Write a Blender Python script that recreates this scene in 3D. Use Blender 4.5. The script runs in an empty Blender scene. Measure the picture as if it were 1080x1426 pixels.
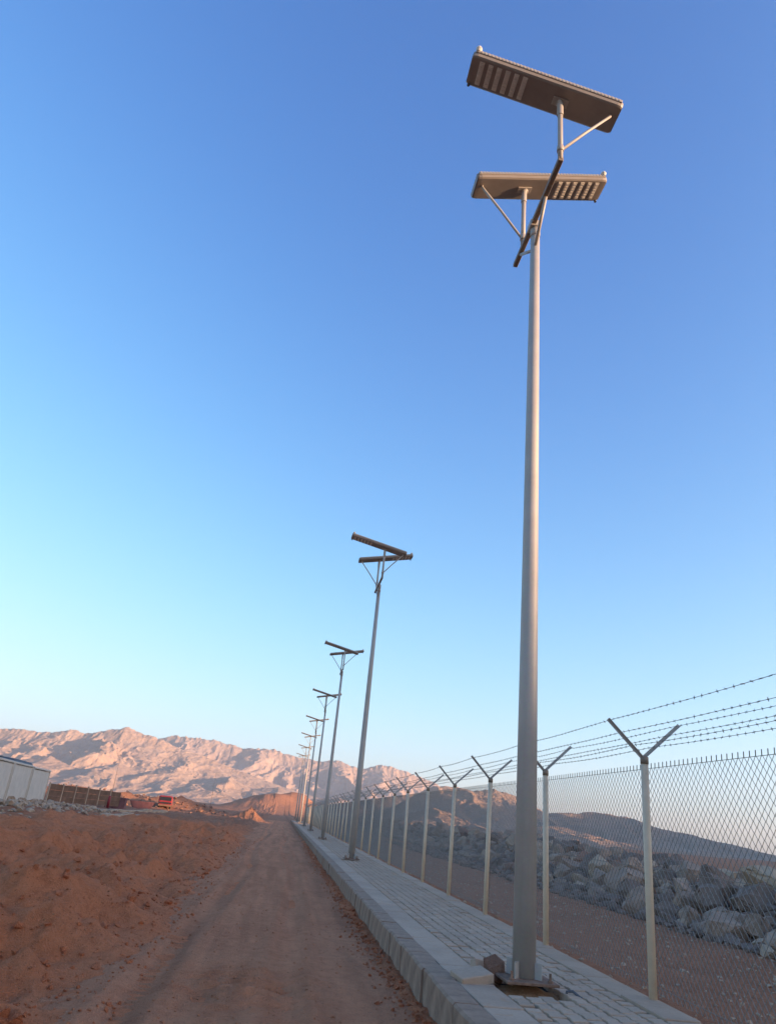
import bpy, bmesh, math, random
import numpy as np
from mathutils import Vector, Matrix
random.seed(7); RNG = np.random.default_rng(11)
R = math.radians
S = bpy.context.scene
COL = S.collection

# ------------------------------------------------------------------ camera, sky, sun, exposure
YAW, PITCH, ROLL = .0962, .4079, .102
fwd = Vector((math.sin(YAW)*math.cos(PITCH), math.cos(YAW)*math.cos(PITCH), math.sin(PITCH)))
rt0 = Vector((math.cos(YAW), -math.sin(YAW), 0)); up0 = rt0.cross(fwd)
rt = rt0*math.cos(ROLL)+up0*math.sin(ROLL); up = -rt0*math.sin(ROLL)+up0*math.cos(ROLL)
cam = bpy.data.objects.new('camera', bpy.data.cameras.new('camera')); COL.objects.link(cam)
cam.matrix_world = Matrix(((rt.x, up.x, -fwd.x, 0), (rt.y, up.y, -fwd.y, 0), (rt.z, up.z, -fwd.z, 1.4), (0, 0, 0, 1)))
cam.data.sensor_fit = 'HORIZONTAL'; cam.data.sensor_width = 36; cam.data.lens = 36*992.28/1080
cam.data.clip_start = .05; cam.data.clip_end = 20000
S.camera = cam

SUN_EL, SUN_AZ = R(6.0), R(116)          # azimuth clockwise from +Y (the road) towards +X (the fence)
w = bpy.data.worlds.new('World'); S.world = w; w.use_nodes = True
nt = w.node_tree; nt.nodes.clear()
sky = nt.nodes.new('ShaderNodeTexSky'); sky.sky_type = 'NISHITA'; sky.sun_disc = False
sky.sun_elevation = SUN_EL; sky.sun_rotation = SUN_AZ
sky.altitude = 0; sky.air_density = .75; sky.dust_density = 1.5; sky.ozone_density = 2.4
bg = nt.nodes.new('ShaderNodeBackground'); bg.inputs['Strength'].default_value = .15
wo = nt.nodes.new('ShaderNodeOutputWorld')
# one even tone curve over the whole sky (shoulder in the highlights, deeper blue overhead)
def vm(op, a, b):
    n_ = nt.nodes.new('ShaderNodeVectorMath'); n_.operation = op
    for i, t in enumerate((a, b)):
        if hasattr(t, 'is_linked'): nt.links.new(t, n_.inputs[i])
        else: n_.inputs[i].default_value = t if isinstance(t, tuple) else (t, t, t)
    return n_.outputs[0]
bw = nt.nodes.new('ShaderNodeRGBToBW'); nt.links.new(sky.outputs[0], bw.inputs[0])
ds = nt.nodes.new('ShaderNodeMix'); ds.data_type = 'RGBA'; ds.inputs[0].default_value = .0
nt.links.new(sky.outputs[0], ds.inputs[6]); nt.links.new(bw.outputs[0], ds.inputs[7])
gm = nt.nodes.new('ShaderNodeGamma'); gm.inputs['Gamma'].default_value = 1.65
nt.links.new(vm('MULTIPLY', ds.outputs[2], (.97, .957, 1.06)), gm.inputs['Color'])
sh = vm('DIVIDE', gm.outputs[0], vm('ADD', vm('MULTIPLY', gm.outputs[0], .64), 1.0))
nt.links.new(vm('MULTIPLY', sh, 1.848), bg.inputs[0]); nt.links.new(bg.outputs[0], wo.inputs[0])

sl = bpy.data.lights.new('sun', 'SUN'); sl.energy = 3.3; sl.angle = R(.5); sl.color = (1, .66, .41)
sun = bpy.data.objects.new('sun', sl); COL.objects.link(sun)
sdir = Vector((math.sin(SUN_AZ)*math.cos(SUN_EL), math.cos(SUN_AZ)*math.cos(SUN_EL), math.sin(SUN_EL)))
sun.rotation_euler = sdir.to_track_quat('Z', 'Y').to_euler()
S.view_settings.view_transform = 'Standard'; S.view_settings.look = 'None'
S.view_settings.exposure = 1.92; S.view_settings.gamma = 1
S.cycles.max_bounces = 6; S.cycles.volume_bounces = 0
S.cycles.use_denoising = True

# ------------------------------------------------------------------ noise
def _h(ix, iy, s):
    n = (ix.astype(np.int64)*374761393 + iy.astype(np.int64)*668265263 + s*1442695041) & 0x7fffffff
    n = ((n ^ (n >> 13))*1274126177) & 0x7fffffff
    n = (n ^ (n >> 16)) & 0xffff
    return n/65535.0*2*math.pi
def noise(x, y, s=0):
    x = np.asarray(x, float); y = np.asarray(y, float)
    ix = np.floor(x); iy = np.floor(y); fx = x-ix; fy = y-iy
    def g(dx, dy):
        a = _h(ix+dx, iy+dy, s); return np.cos(a)*(fx-dx)+np.sin(a)*(fy-dy)
    ux = fx*fx*fx*(fx*(fx*6-15)+10); uy = fy*fy*fy*(fy*(fy*6-15)+10)
    a = g(0, 0)*(1-ux)+g(1, 0)*ux; b = g(0, 1)*(1-ux)+g(1, 1)*ux
    return (a*(1-uy)+b*uy)*1.5
def fbm(x, y, o=4, s=0, gain=.5):
    t = 0; a = 1
    for k in range(o):
        t = t+a*noise(x*2**k+17.3*k, y*2**k-9.1*k, s+k); a *= gain
    return t
def ridged(x, y, o=5, s=0, gain=.5):
    t = 0; a = 1; wt = 1
    for k in range(o):
        n = 1-np.abs(noise(x*2.1**k+31.7*k, y*2.1**k+11.3*k, s+k))*1.6
        n = np.clip(n, 0, 1)**1.6; t = t+a*n*wt; wt = np.clip(n*1.4, 0, 1); a *= gain
    return t
def sst(a, b, x):
    t = np.clip((x-a)/(b-a), 0, 1); return t*t*(3-2*t)

# ------------------------------------------------------------------ materials
MATS = {}
class Mat:
    def __init__(s, name):
        s.m = bpy.data.materials.new(name); s.m.use_nodes = True; s.t = s.m.node_tree
        s.b = s.t.nodes['Principled BSDF']; MATS[name] = s.m
    def n(s, kind, **kw):
        nd = s.t.nodes.new(kind)
        for k, v in kw.items():
            if k in nd.inputs: nd.inputs[k].default_value = v
            else: setattr(nd, k, v)
        return nd
    def l(s, a, b): s.t.links.new(a, b)
    def coord(s, obj=False):
        return s.n('ShaderNodeTexCoord').outputs['Object'] if obj else s.n('ShaderNodeNewGeometry').outputs['Position']
    def noise(s, scale, detail=4, rough=.55, vec=None, dist=0):
        nd = s.n('ShaderNodeTexNoise', Scale=scale, Detail=detail, Roughness=rough, Distortion=dist)
        if vec is not None: s.l(vec, nd.inputs['Vector'])
        return nd.outputs['Fac']
    def ramp(s, fac, stops):
        r = s.n('ShaderNodeValToRGB'); el = r.color_ramp.elements
        while len(el) < len(stops): el.new(.5)
        for e, (p, c) in zip(el, stops): e.position = p; e.color = (*c, 1)
        s.l(fac, r.inputs[0]); return r.outputs[0]
    def mix(s, fac, a, b, mode='MIX'):
        m = s.n('ShaderNodeMix', data_type='RGBA', blend_type=mode)
        for sock, v in ((m.inputs[0], fac), (m.inputs[6], a), (m.inputs[7], b)):
            if hasattr(v, 'is_linked'): s.l(v, sock)
            elif isinstance(v, (tuple, list)): sock.default_value = (*v, 1)
            else: sock.default_value = v
        return m.outputs[2]
    def bump(s, h, strength=.5, dist=.02):
        b = s.n('ShaderNodeBump', Strength=strength, Distance=dist); s.l(h, b.inputs['Height'])
        s.l(b.outputs[0], s.b.inputs['Normal']); return b
    def col(s, c):
        if hasattr(c, 'is_linked'): s.l(c, s.b.inputs['Base Color'])
        else: s.b.inputs['Base Color'].default_value = (*c, 1)
    def set(s, rough=.8, metal=0., spec=.3):
        s.b.inputs['Roughness'].default_value = rough; s.b.inputs['Metallic'].default_value = metal
        s.b.inputs['Specular IOR Level'].default_value = spec

def simple(name, base, var=.25, scale=6, rough=.8, metal=0., bump=.3, dist=.01, obj=True, spec=.3):
    m = Mat(name); v = m.coord(obj); f = m.noise(scale, 6, .6, v)
    lo = tuple(c*(1-var) for c in base); hi = tuple(min(1, c*(1+var)) for c in base)
    m.col(m.ramp(f, [(.3, lo), (.7, hi)])); m.set(rough, metal, spec)
    if bump: m.bump(m.noise(scale*6, 5, .6, v), bump, dist)
    return m.m

def earth(name, dark, mid, light, grit, big=.5):
    m = Mat(name); v = m.coord()
    a = m.noise(big, 6, .6, v, .4); b = m.noise(7, 6, .65, v); c = m.noise(55, 4, .6, v)
    base = m.ramp(a, [(.28, dark), (.5, mid), (.74, light)])
    base = m.mix(.55, base, m.ramp(b, [(.3, dark), (.55, mid), (.75, light)]))
    base = m.mix(m.ramp(c, [(.54, (0, 0, 0)), (.66, (.7, .7, .7))]), base, grit)
    base = m.mix(m.ramp(m.noise(34, 5, .7, v), [(.30, (.75, .75, .75)), (.42, (0, 0, 0))]), base, tuple(k*.55 for k in dark))
    m.col(base); m.set(.95, 0, .1)
    s = m.n('ShaderNodeMath', operation='ADD'); m.l(b, s.inputs[0]); m.l(c, s.inputs[1])
    m.bump(s.outputs[0], 1.0, .05)
    return m.m
M = {}
M['earth_red'] = earth('red_earth', (.42, .125, .055), (.64, .21, .095), (.72, .28, .145), (.7, .29, .165))
def ground_mat():
    m = Mat('ground_soil'); v = m.coord(); sep = m.n('ShaderNodeSeparateXYZ'); m.l(v, sep.inputs[0])
    a = m.noise(.5, 6, .6, v, .4); b = m.noise(7, 6, .65, v); c = m.noise(55, 4, .6, v); c2 = m.noise(34, 5, .7, v); w_ = m.noise(.12, 4, .6, v)
    def three(d, k, l, g):
        base = m.mix(.55, m.ramp(a, [(.28, d), (.5, k), (.74, l)]), m.ramp(b, [(.3, d), (.55, k), (.75, l)]))
        base = m.mix(m.ramp(c, [(.54, (0, 0, 0)), (.66, (.7, .7, .7))]), base, g)
        return m.mix(m.ramp(c2, [(.30, (.75, .75, .75)), (.42, (0, 0, 0))]), base, tuple(q*.55 for q in d))
    red = three((.46, .14, .06), (.72, .245, .108), (.78, .315, .16), (.76, .32, .18))
    brown = three((.31, .125, .066), (.46, .2, .11), (.56, .265, .15), (.56, .29, .175))
    def ss(val, lo, hi):
        r = m.n('ShaderNodeMapRange', interpolation_type='SMOOTHSTEP'); r.inputs[1].default_value = lo; r.inputs[2].default_value = hi
        m.l(val, r.inputs[0]); return r.outputs[0]
    def ma(op, p, q):
        n_ = m.n('ShaderNodeMath', operation=op)
        for i, t in enumerate((p, q)):
            if hasattr(t, 'is_linked'): m.l(t, n_.inputs[i])
            else: n_.inputs[i].default_value = t
        return n_.outputs[0]
    xw = ma('ADD', sep.outputs[0], ma('MULTIPLY', ma('SUBTRACT', w_, .5), 9)); yw = ma('ADD', sep.outputs[1], ma('MULTIPLY', ma('SUBTRACT', w_, .5), 40))
    f = ma('MULTIPLY', ma('MULTIPLY', ss(xw, -13.5, -11), ss(xw, 3.2, 1.2)), ss(yw, 75, 52))
    m.col(m.mix(f, brown, red)); m.set(.95, 0, .1)
    m.bump(ma('ADD', b, c), 1.0, .06); return m.m
M['ground'] = ground_mat()
M['road'] = earth('road_earth', (.50, .19, .10), (.67, .28, .145), (.74, .335, .18), (.72, .34, .2), .9)
def streak_road():
    m = MATS['road_earth']; t = m.node_tree; b = t.nodes['Principled BSDF']; src = b.inputs['Base Color'].links[0].from_socket
    g = t.nodes.new('ShaderNodeNewGeometry'); mp = t.nodes.new('ShaderNodeMapping'); mp.inputs['Scale'].default_value = (2.6, .16, 1)
    n_ = t.nodes.new('ShaderNodeTexNoise'); n_.inputs['Scale'].default_value = 1.4; n_.inputs['Detail'].default_value = 5
    r = t.nodes.new('ShaderNodeValToRGB'); r.color_ramp.elements[0].position = .34; r.color_ramp.elements[1].position = .66
    r.color_ramp.elements[0].color = (.8, .79, .79, 1); r.color_ramp.elements[1].color = (1.06, 1.05, 1.05, 1)
    x = t.nodes.new('ShaderNodeMix'); x.data_type = 'RGBA'; x.blend_type = 'MULTIPLY'; x.inputs[0].default_value = 1
    t.links.new(g.outputs['Position'], mp.inputs[0]); t.links.new(mp.outputs[0], n_.inputs[0]); t.links.new(n_.outputs[0], r.inputs[0])
    t.links.new(src, x.inputs[6]); t.links.new(r.outputs[0], x.inputs[7]); t.links.new(x.outputs[2], b.inputs['Base Color'])
streak_road()
M['sand'] = earth('sand', (.36, .17, .08), (.5, .26, .13), (.6, .33, .18), (.56, .34, .2), 2)
M['concrete'] = simple('kerb_concrete', (.32, .205, .14), .32, 5, .9, 0, .25, .006)
def paver():
    m = Mat('paver_concrete'); v = m.coord(); a = m.noise(1.3, 6, .65, v); b = m.noise(26, 5, .6, v); c = m.noise(5, 6, .7, v, .5)
    oi = m.n('ShaderNodeObjectInfo')
    base = m.ramp(a, [(.3, (.40, .28, .2)), (.7, (.58, .4, .285))])
    base = m.mix(.25, base, m.ramp(b, [(.3, (.3, .21, .15)), (.7, (.62, .44, .32))]))
    base = m.mix(.22, base, m.ramp(oi.outputs['Random'], [(0, (.32, .22, .16)), (1, (.62, .44, .32))]))
    base = m.mix(m.ramp(c, [(.56, (0, 0, 0)), (.72, (.6, .6, .6))]), base, (.5, .27, .14))     # blown dust
    m.col(base); m.set(.92, 0, .2); m.bump(b, .4, .006); return m.m
M['paver'] = paver()
M['bed'] = simple('paver_bedding', (.06, .036, .024), .3, 9, .95)
def galv():
    m = Mat('galvanised_steel'); v = m.coord(True); vo = m.n('ShaderNodeTexVoronoi', Scale=38); m.l(v, vo.inputs['Vector'])
    f = m.noise(3, 6, .6, v); mp = m.n('ShaderNodeMapping'); mp.inputs['Scale'].default_value = (9, 9, .5); m.l(v, mp.inputs['Vector']); st = m.noise(2, 5, .6, mp.outputs[0])
    base = m.ramp(f, [(.3, (.42, .37, .325)), (.7, (.48, .425, .375))])
    base = m.mix(.06, base, vo.outputs['Color'], 'SOFT_LIGHT'); base = m.mix(m.ramp(st, [(.5, (0, 0, 0)), (.75, (.22, .22, .22))]), base, (.36, .28, .21))
    m.col(base); m.set(.5, .08, .5); return m.m
M['galv'] = galv()
M['steel_dark'] = simple('weathered_steel', (.27, .2, .145), .2, 12, .55, .15, .05, .002)
M['rust'] = simple('rusty_plate', (.26, .15, .1), .4, 14, .85, .1, .3, .004)
M['housing'] = simple('lamp_housing', (.32, .27, .235), .08, 5, .5, .05, .03, .002, spec=.5)
M['led'] = simple('led_lens', (.74, .68, .6), .06, 20, .35, 0, .1, .002, spec=.5)
M['pv'] = simple('solar_cells', (.015, .02, .05), .2, 8, .2, 0, 0, spec=.5)
M['post'] = simple('post_paint', (.70, .53, .36), .08, 8, .45, .0, .05, .002, spec=.5)
M['wire'] = simple('fence_wire', (.3, .265, .225), .1, 8, .55, .1, 0)
M['boulder_a'] = simple('boulder_grey', (.37, .25, .18), .36, 1.6, .92, 0, .8, .06)
M['boulder_b'] = simple('boulder_dark_grey', (.22, .15, .115), .38, 1.6, .92, 0, .8, .06)
M['boulder_c'] = simple('boulder_tan', (.46, .32, .22), .25, 1.6, .92, 0, .8, .06)
M['boulder_d'] = simple('boulder_brown', (.3, .155, .1), .3, 1.6, .92, 0, .8, .06)
M['cabin'] = simple('cabin_panel', (.7, .6, .5), .1, 1.2, .6, 0, .1, .01)
M['cabin_dark'] = simple('cabin_trim', (.11, .11, .12), .2, 3, .7)
M['wall_brown'] = simple('wall_panel', (.2, .11, .07), .3, 1.4, .9)
M['wall_post'] = simple('wall_post', (.48, .33, .23), .15, 2, .9)
M['red'] = simple('red_paint', (.3, .03, .035), .2, 3, .5)
M['maroon'] = simple('maroon_paint', (.22, .085, .08), .25, 2, .7)
M['rubber'] = simple('rubber', (.03, .03, .03), .2, 9, .9)
M['glass'] = simple('dark_glass', (.03, .035, .04), .1, 2, .12, 0, 0, spec=.5)
M['blue'] = simple('blue_plastic', (.03, .06, .2), .15, 9, .5)
M['slab'] = simple('slab_concrete', (.5, .34, .23), .15, 2, .9)

def mountain_mat(name, dark, mid, light, sc):
    m = Mat(name); v = m.coord()
    a = m.noise(sc, 8, .65, v, .6); b = m.noise(sc*7, 6, .7, v, .3)
    base = m.mix(.45, m.ramp(a, [(.3, dark), (.5, mid), (.7, light)]), m.ramp(b, [(.32, dark), (.5, mid), (.68, light)]))
    m.col(base); m.set(.95, 0, .05); m.bump(b, .8, 6)
    return m.m
M['mount'] = mountain_mat('mountain_rock', (.33, .21, .15), (.42, .28, .205), (.50, .345, .25), .006)
M['mount2'] = mountain_mat('mountain_rock_far', (.31, .2, .155), (.39, .265, .205), (.47, .325, .25), .005)
M['hill'] = mountain_mat('hill_rock', (.36, .22, .15), (.47, .3, .205), (.55, .365, .26), .012)

# ------------------------------------------------------------------ mesh helpers
def link(name, me, mat=None, parent=None, loc=None):
    o = bpy.data.objects.new(name, me); COL.objects.link(o)
    if mat is not None and len(me.materials) == 0: me.materials.append(M[mat] if isinstance(mat, str) else mat)
    if parent is not None: o.parent = parent
    if loc is not None: o.location = loc
    return o
def empty(name, loc=(0, 0, 0), parent=None):
    o = bpy.data.objects.new(name, None); COL.objects.link(o); o.location = loc; o.empty_display_size = .2
    if parent is not None: o.parent = parent
    return o
def tag(o, label=None, cat=None, group=None, kind=None):
    if label: o['label'] = label
    if cat: o['category'] = cat
    if group: o['group'] = group
    if kind: o['kind'] = kind
    return o
def from_bm(bm, name='m', smooth=False):
    me = bpy.data.meshes.new(name)
    bmesh.ops.recalc_face_normals(bm, faces=bm.faces[:]); bm.to_mesh(me); bm.free()
    if smooth: me.polygons.foreach_set('use_smooth', [True]*len(me.polygons))
    return me
def pydata(v, f, name='m', smooth=False):
    me = bpy.data.meshes.new(name); me.from_pydata([tuple(p) for p in v], [], f); me.update()
    if smooth: me.polygons.foreach_set('use_smooth', [True]*len(me.polygons))
    return me
def grid_mesh(X, Y, Z, smooth=True):
    ny, nx = X.shape; v = np.stack([X, Y, Z], -1).reshape(-1, 3)
    i = np.arange(ny*nx).reshape(ny, nx)
    f = np.stack([i[:-1, :-1], i[:-1, 1:], i[1:, 1:], i[1:, :-1]], -1).reshape(-1, 4)
    me = bpy.data.meshes.new('terrain'); me.vertices.add(len(v)); me.vertices.foreach_set('co', v.ravel())
    me.loops.add(f.size); me.loops.foreach_set('vertex_index', f.ravel().astype(np.int32))
    me.polygons.add(len(f)); me.polygons.foreach_set('loop_start', (np.arange(len(f))*4).astype(np.int32))
    me.polygons.foreach_set('use_smooth', np.full(len(f), smooth)); me.update(calc_edges=True); me.validate()
    return me
def box(bm, c, s, rot=None, bevel=0.):
    g = bmesh.ops.create_cube(bm, size=1)['verts']
    mt = Matrix.Translation(c) @ (rot.to_4x4() if rot else Matrix()) @ Matrix.Diagonal((*s, 1))
    bmesh.ops.transform(bm, matrix=mt, verts=g)
    if bevel:
        es = list({e for v in g for e in v.link_edges})
        bmesh.ops.bevel(bm, geom=es, offset=bevel, segments=1, affect='EDGES', profile=.5)
def boxm(c, s, rot=None, bevel=0.):
    bm = bmesh.new(); box(bm, Vector(c), s, rot, bevel); return from_bm(bm)
def tube(bm, pts, rad, n=12, caps=True):
    pts = [Vector(p) for p in pts]; rads = rad if isinstance(rad, (list, tuple)) else [rad]*len(pts)
    rings = []
    for i, p in enumerate(pts):
        d = (pts[min(i+1, len(pts)-1)]-pts[max(i-1, 0)]).normalized()
        a = d.orthogonal().normalized() if i == 0 else (a-d*a.dot(d)).normalized()
        b = d.cross(a)
        rings.append([bm.verts.new(p+(a*math.cos(t)+b*math.sin(t))*rads[i]) for t in [2*math.pi*k/n for k in range(n)]])
    for r0, r1 in zip(rings, rings[1:]):
        for k in range(n): bm.faces.new((r0[k], r0[(k+1) % n], r1[(k+1) % n], r1[k]))
    if caps and n > 2: bm.faces.new(rings[0][::-1]); bm.faces.new(rings[-1])
def tubem(pts, rad, n=12, smooth=True):
    bm = bmesh.new(); tube(bm, pts, rad, n); me = from_bm(bm)
    me.polygons.foreach_set('use_smooth', [smooth and len(p.vertices) == 4 for p in me.polygons]); return me
def copy_tree(o, parent=None):
    c = o.copy(); COL.objects.link(c)
    if parent is not None: c.parent = parent
    for ch in o.children: copy_tree(ch, c)
    return c

# ------------------------------------------------------------------ ground
XP0, XP1 = 1.714, 3.99         # pavement: kerb face to outer edge
XF = 3.943                     # fence line
ROADZ = -.33
def bank_x(y): return np.interp(y, [-20, 8, 15, 22, 34, 50, 60, 400], [9.2, 9.6, 10.2, 10.7, 12.0, 13.1, 13.3, 14])
def bank_h(y): return np.interp(y, [-20, 15, 30, 42, 55, 90, 140, 160], [1.0, 1.05, 1.0, 1.15, 1.5, 1.7, 1.6, .3])
def gz(x, y):
    x = np.asarray(x, float); y = np.asarray(y, float)
    near = 1-sst(300, 700, np.hypot(x, y))
    # left: bulldozed red earth in soft windrows
    edge = -1.38-.3*noise(y*.22, y*0+3.3, 5)-.15*noise(y*.8, y*0+1.3, 6)-.012*np.clip(y, 0, 120)
    m = sst(-.4, 1.3, edge-x)
    md = np.clip(.20+.42*fbm(x*.22+4, y*.15, 4, 21)+.16*(1-np.abs(noise(x*.5, y*.28, 33))*2), -.1, 1.0)
    md = md*(1-.55*sst(9, 15, -x))*(1-.5*sst(40, 70, y))
    md = md+.17*fbm(x*1.0, y*.8, 4, 41, .6)+.17*(ridged(x*.55+2, y*.4, 3, 43)-1)+.022*fbm(x*6, y*6, 4, 47, .6)+.02*np.clip(ridged(x*2.2, y*1.7, 3, 49)-1, -.5, 1)
    z = ROADZ-.05+m*(.14+md)
    # berm beyond the yard, and a mound caught by the sun
    bx = (-6-x); z = z+1.75*np.exp(-((y-128-.25*(x+15))/9)**2)*sst(0, 12, bx)*(1-sst(26, 50, bx))*(1+.45*fbm(x*.2, y*.2, 4, 61, .6))*near
    z = z+1.45*np.exp(-((y-112)/2.6)**2-((x+4.6)/1.7)**2)*(1+.3*fbm(x*.6, y*.6, 3, 63))
    z = z+.55*np.exp(-((y-50)/14)**2-((x+15.5)/2.2)**2)
    # right of the pavement: rough ground, then the mound that carries the boulders
    r = sst(XP1-.02, XP1+.5, x)
    z = np.where(x > XP0+.3, -.16-.22*sst(0, 3.5, x-XP1)+.06*fbm(x*.5, y*.4, 4, 71)*sst(.1, 1.0, x-XP1)+.02*fbm(x*3, y*3, 3, 73)*r, z)
    bxx = x-bank_x(y); bh = bank_h(y)*(1-sst(140, 165, y))
    z = z+bh*.8*sst(-.2, 3.0, bxx)*(1-.9*sst(6, 12, bxx))
    # hollow under the pavement slab
    z = np.where((x > XP0-.02) & (x < XP1), np.minimum(z, -.3), z)
    # soil heaped against the kerb
    k = np.exp(-((x-XP0)/.22)**2)*(x < XP0)
    z = z+k*(.10+.06*noise(y*.7, y*0+.7, 81)+.035*fbm(x*7, y*6, 4, 82, .65))
    # far: gently rolling
    z = z*(.15+.85*near)+(1-near)*(-.5+2.0*fbm(x*.004, y*.004, 3, 91))
    # low shaded hill at the end of the road
    z = z+8.5*np.exp(-((x+14)/17)**2-((y-470)/60)**2)*(1+.35*fbm(x*.03, y*.02, 4, 95))
    z = z+13*np.exp(-((x-9)/16)**2-((y-520)/60)**2)*(1+.35*fbm(x*.03, y*.02, 4, 97))
    return z
def gz1(x, y): return float(gz(np.array([x]), np.array([y]))[0])

def axis(segs):
    out = [segs[0][0]]
    for a, b, st in segs:
        n = max(1, int(round((b-a)/st))); out += list(np.linspace(a, b, n+1)[1:])
    return np.array(out)
gx = np.concatenate([-np.geomspace(6000, 32, 34), axis([(-30, -14, .8), (-14, -6, .22), (-6, 1.71, .048), (1.71, 4.0, .3), (4.0, 9, .14), (9, 20, .5), (20, 40, 2)]), np.geomspace(44, 6000, 34)])
gy = np.concatenate([-np.geomspace(3000, 12, 16), axis([(-8, 4, 1), (4, 13, .048), (13, 26, .12), (26, 50, .35), (50, 130, .9), (130, 200, 2.5), (200, 700, 9)]), np.geomspace(720, 9000, 36)])
GX, GY = np.meshgrid(gx, gy)
ground = tag(link('ground', grid_mesh(GX, GY, gz(GX, GY)), 'ground'), kind='structure')

# the track: a compacted sheet that the loose earth overlaps at its edges
rx = axis([(-4.2, 1.70, .04)]); ry = np.concatenate([axis([(-6, 4, .6), (4, 13, .045), (13, 30, .14), (30, 60, .5), (60, 140, 1.5)])])
RX, RY = np.meshgrid(rx, ry)
RXw = RX*(1+.0*RY)
def rz(x, y):
    z = ROADZ+.012*fbm(x*.7, y*.4, 4, 101)+.008*fbm(x*5, y*3.5, 4, 103, .6)
    c = -.25+.25*noise(y*.06, y*0+9, 105)
    for off in (-.72, .72):                      # wheel ruts
        z = z-.055*np.exp(-((x-c-off)/.15)**2)*(.7+.6*noise(y*.25, y*0+off, 107))+.022*np.exp(-((np.abs(x-c-off)-.27)/.1)**2)
    for off in (-.72, .72):
        z = z+.011*np.sin(y*2*math.pi/.19+6*np.abs(x-c-off))*np.exp(-((x-c-off)/.13)**4)*sst(16, 11, y)*np.clip(.4+1.2*noise(y*.5, y*0+off*3, 117), 0, 1)
    d = np.exp(-((x+.15)/.75)**2-((y-8.9)/1.0)**2)   # churned patch
    z = z+d*.10*fbm(x*2.6, y*5.0, 4, 109)
    edge = -1.38-.3*noise(y*.22, y*0+3.3, 5)-.15*noise(y*.8, y*0+1.3, 6)-.012*np.clip(y, 0, 120)
    return z-.30*sst(-.2, 1.4, edge-x)+.03*fbm(x*2.5, y*2.0, 4, 131, .6)*sst(-.8, .2, edge-x)
road = tag(link('dirt_road', grid_mesh(RXw, RY, rz(RX, RY)), 'road'), kind='structure')

# ------------------------------------------------------------------ pavement with pavers, kerbstones and edging
Y0, Y1 = 1.0, 135.0
POLES = [8.34+20.05*i for i in range(8)]
pavement = tag(link('pavement', boxm(((XP0+XP1)/2+.05, (Y0+Y1)/2, -.19), (XP1-XP0-.14, Y1-Y0, .22)), 'bed'), kind='structure')
def in_hole(x, y, m=0.):
    for i, p in enumerate(POLES):
        hx, hy = (.36, .42) if i == 0 else (.3, .3)
        if abs(x-2.69+.02) < hx+m and abs(y-p+(.08 if i == 0 else 0)) < hy+m: return True
    return False
PX0, PX1, NC = 2.352, 3.632, 8
PW = (PX1-PX0)/NC; PL = .235
def paver_mesh(wd, ln, seed, cut=False):
    rnd = random.Random(seed); j = .010; a, b = wd/2-j, ln/2-j; n = .012
    pts = [(-a, -b), (a, -b), (a, -b*.45), (a-n, -b*.2), (a-n, b*.2), (a, b*.45), (a, b), (-a, b), (-a, b*.45), (-a+n, b*.2), (-a+n, -b*.2), (-a, -b*.45)]
    if cut: pts = [(-a, -b), (a, -b), (a, b), (-a, b)]
    k = len(pts); ins = .93; t = rnd.uniform(-.002, .002)
    v = [(x, y, -.07) for x, y in pts]+[(x, y, -.006) for x, y in pts]+[(x*ins, y*.955, t*(x/a)) for x, y in pts]
    f = [[(i+1) % k, i, i+k][::-1] and [i, (i+1) % k, (i+1) % k+k, i+k] for i in range(k)]+[[i+k, (i+1) % k+k, (i+1) % k+2*k, i+2*k] for i in range(k)]+[[i+2*k for i in range(k)]]
    return v, f
PV = [paver_mesh(PW, PL, s) for s in range(5)]
PVC = paver_mesh(PW, PL*.62, 9, True)
PVM = [pydata(v, f, 'paver') for v, f in PV]; PVMC = pydata(*PVC, 'paver')
for m_ in PVM+[PVMC]: m_.materials.append(M['paver'])
cells = []
for c in range(NC):
    x = PX0+PW*(c+.5); off = PL/2 if c % 2 else 0
    for r in range(int((Y1-Y0)/PL)):
        y = Y0+PL*(r+.5)+off+.06
        if in_hole(x, y): continue
        cut = (c in (0, NC-1)) and r % 2 == 0
        cells.append((x, y-(.03 if cut else 0), cut))
vis = [c for c in cells if c[1] > 6.5]
vis.sort(key=lambda c: c[1])
near_p = vis[:280]; rest = vis[280:]+[c for c in cells if c[1] <= 6.5]
for x, y, cut in near_p:
    o = link('paver', PVMC if cut else random.choice(PVM), None, pavement, (x+random.gauss(0, .0015), y+random.gauss(0, .0015), -.0+random.gauss(0, .0028)))
    o.rotation_euler = (random.gauss(0, .009), random.gauss(0, .012), random.gauss(0, .008))
V, Fc = [], []
for x, y, cut in rest:
    v, f = PVC if cut else PV[random.randrange(5)]
    b = len(V); dz = random.gauss(0, .0028); ca = random.gauss(0, .008); tx, ty = random.gauss(0, .012), random.gauss(0, .009)
    V += [(x+p[0]-ca*p[1], y+p[1]+ca*p[0], p[2]+dz+tx*p[0]+ty*p[1]) for p in v]; Fc += [[i+b for i in q] for q in f]
tag(link('paver_field', pydata(V, Fc), 'paver', pavement), kind='stuff')
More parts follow.
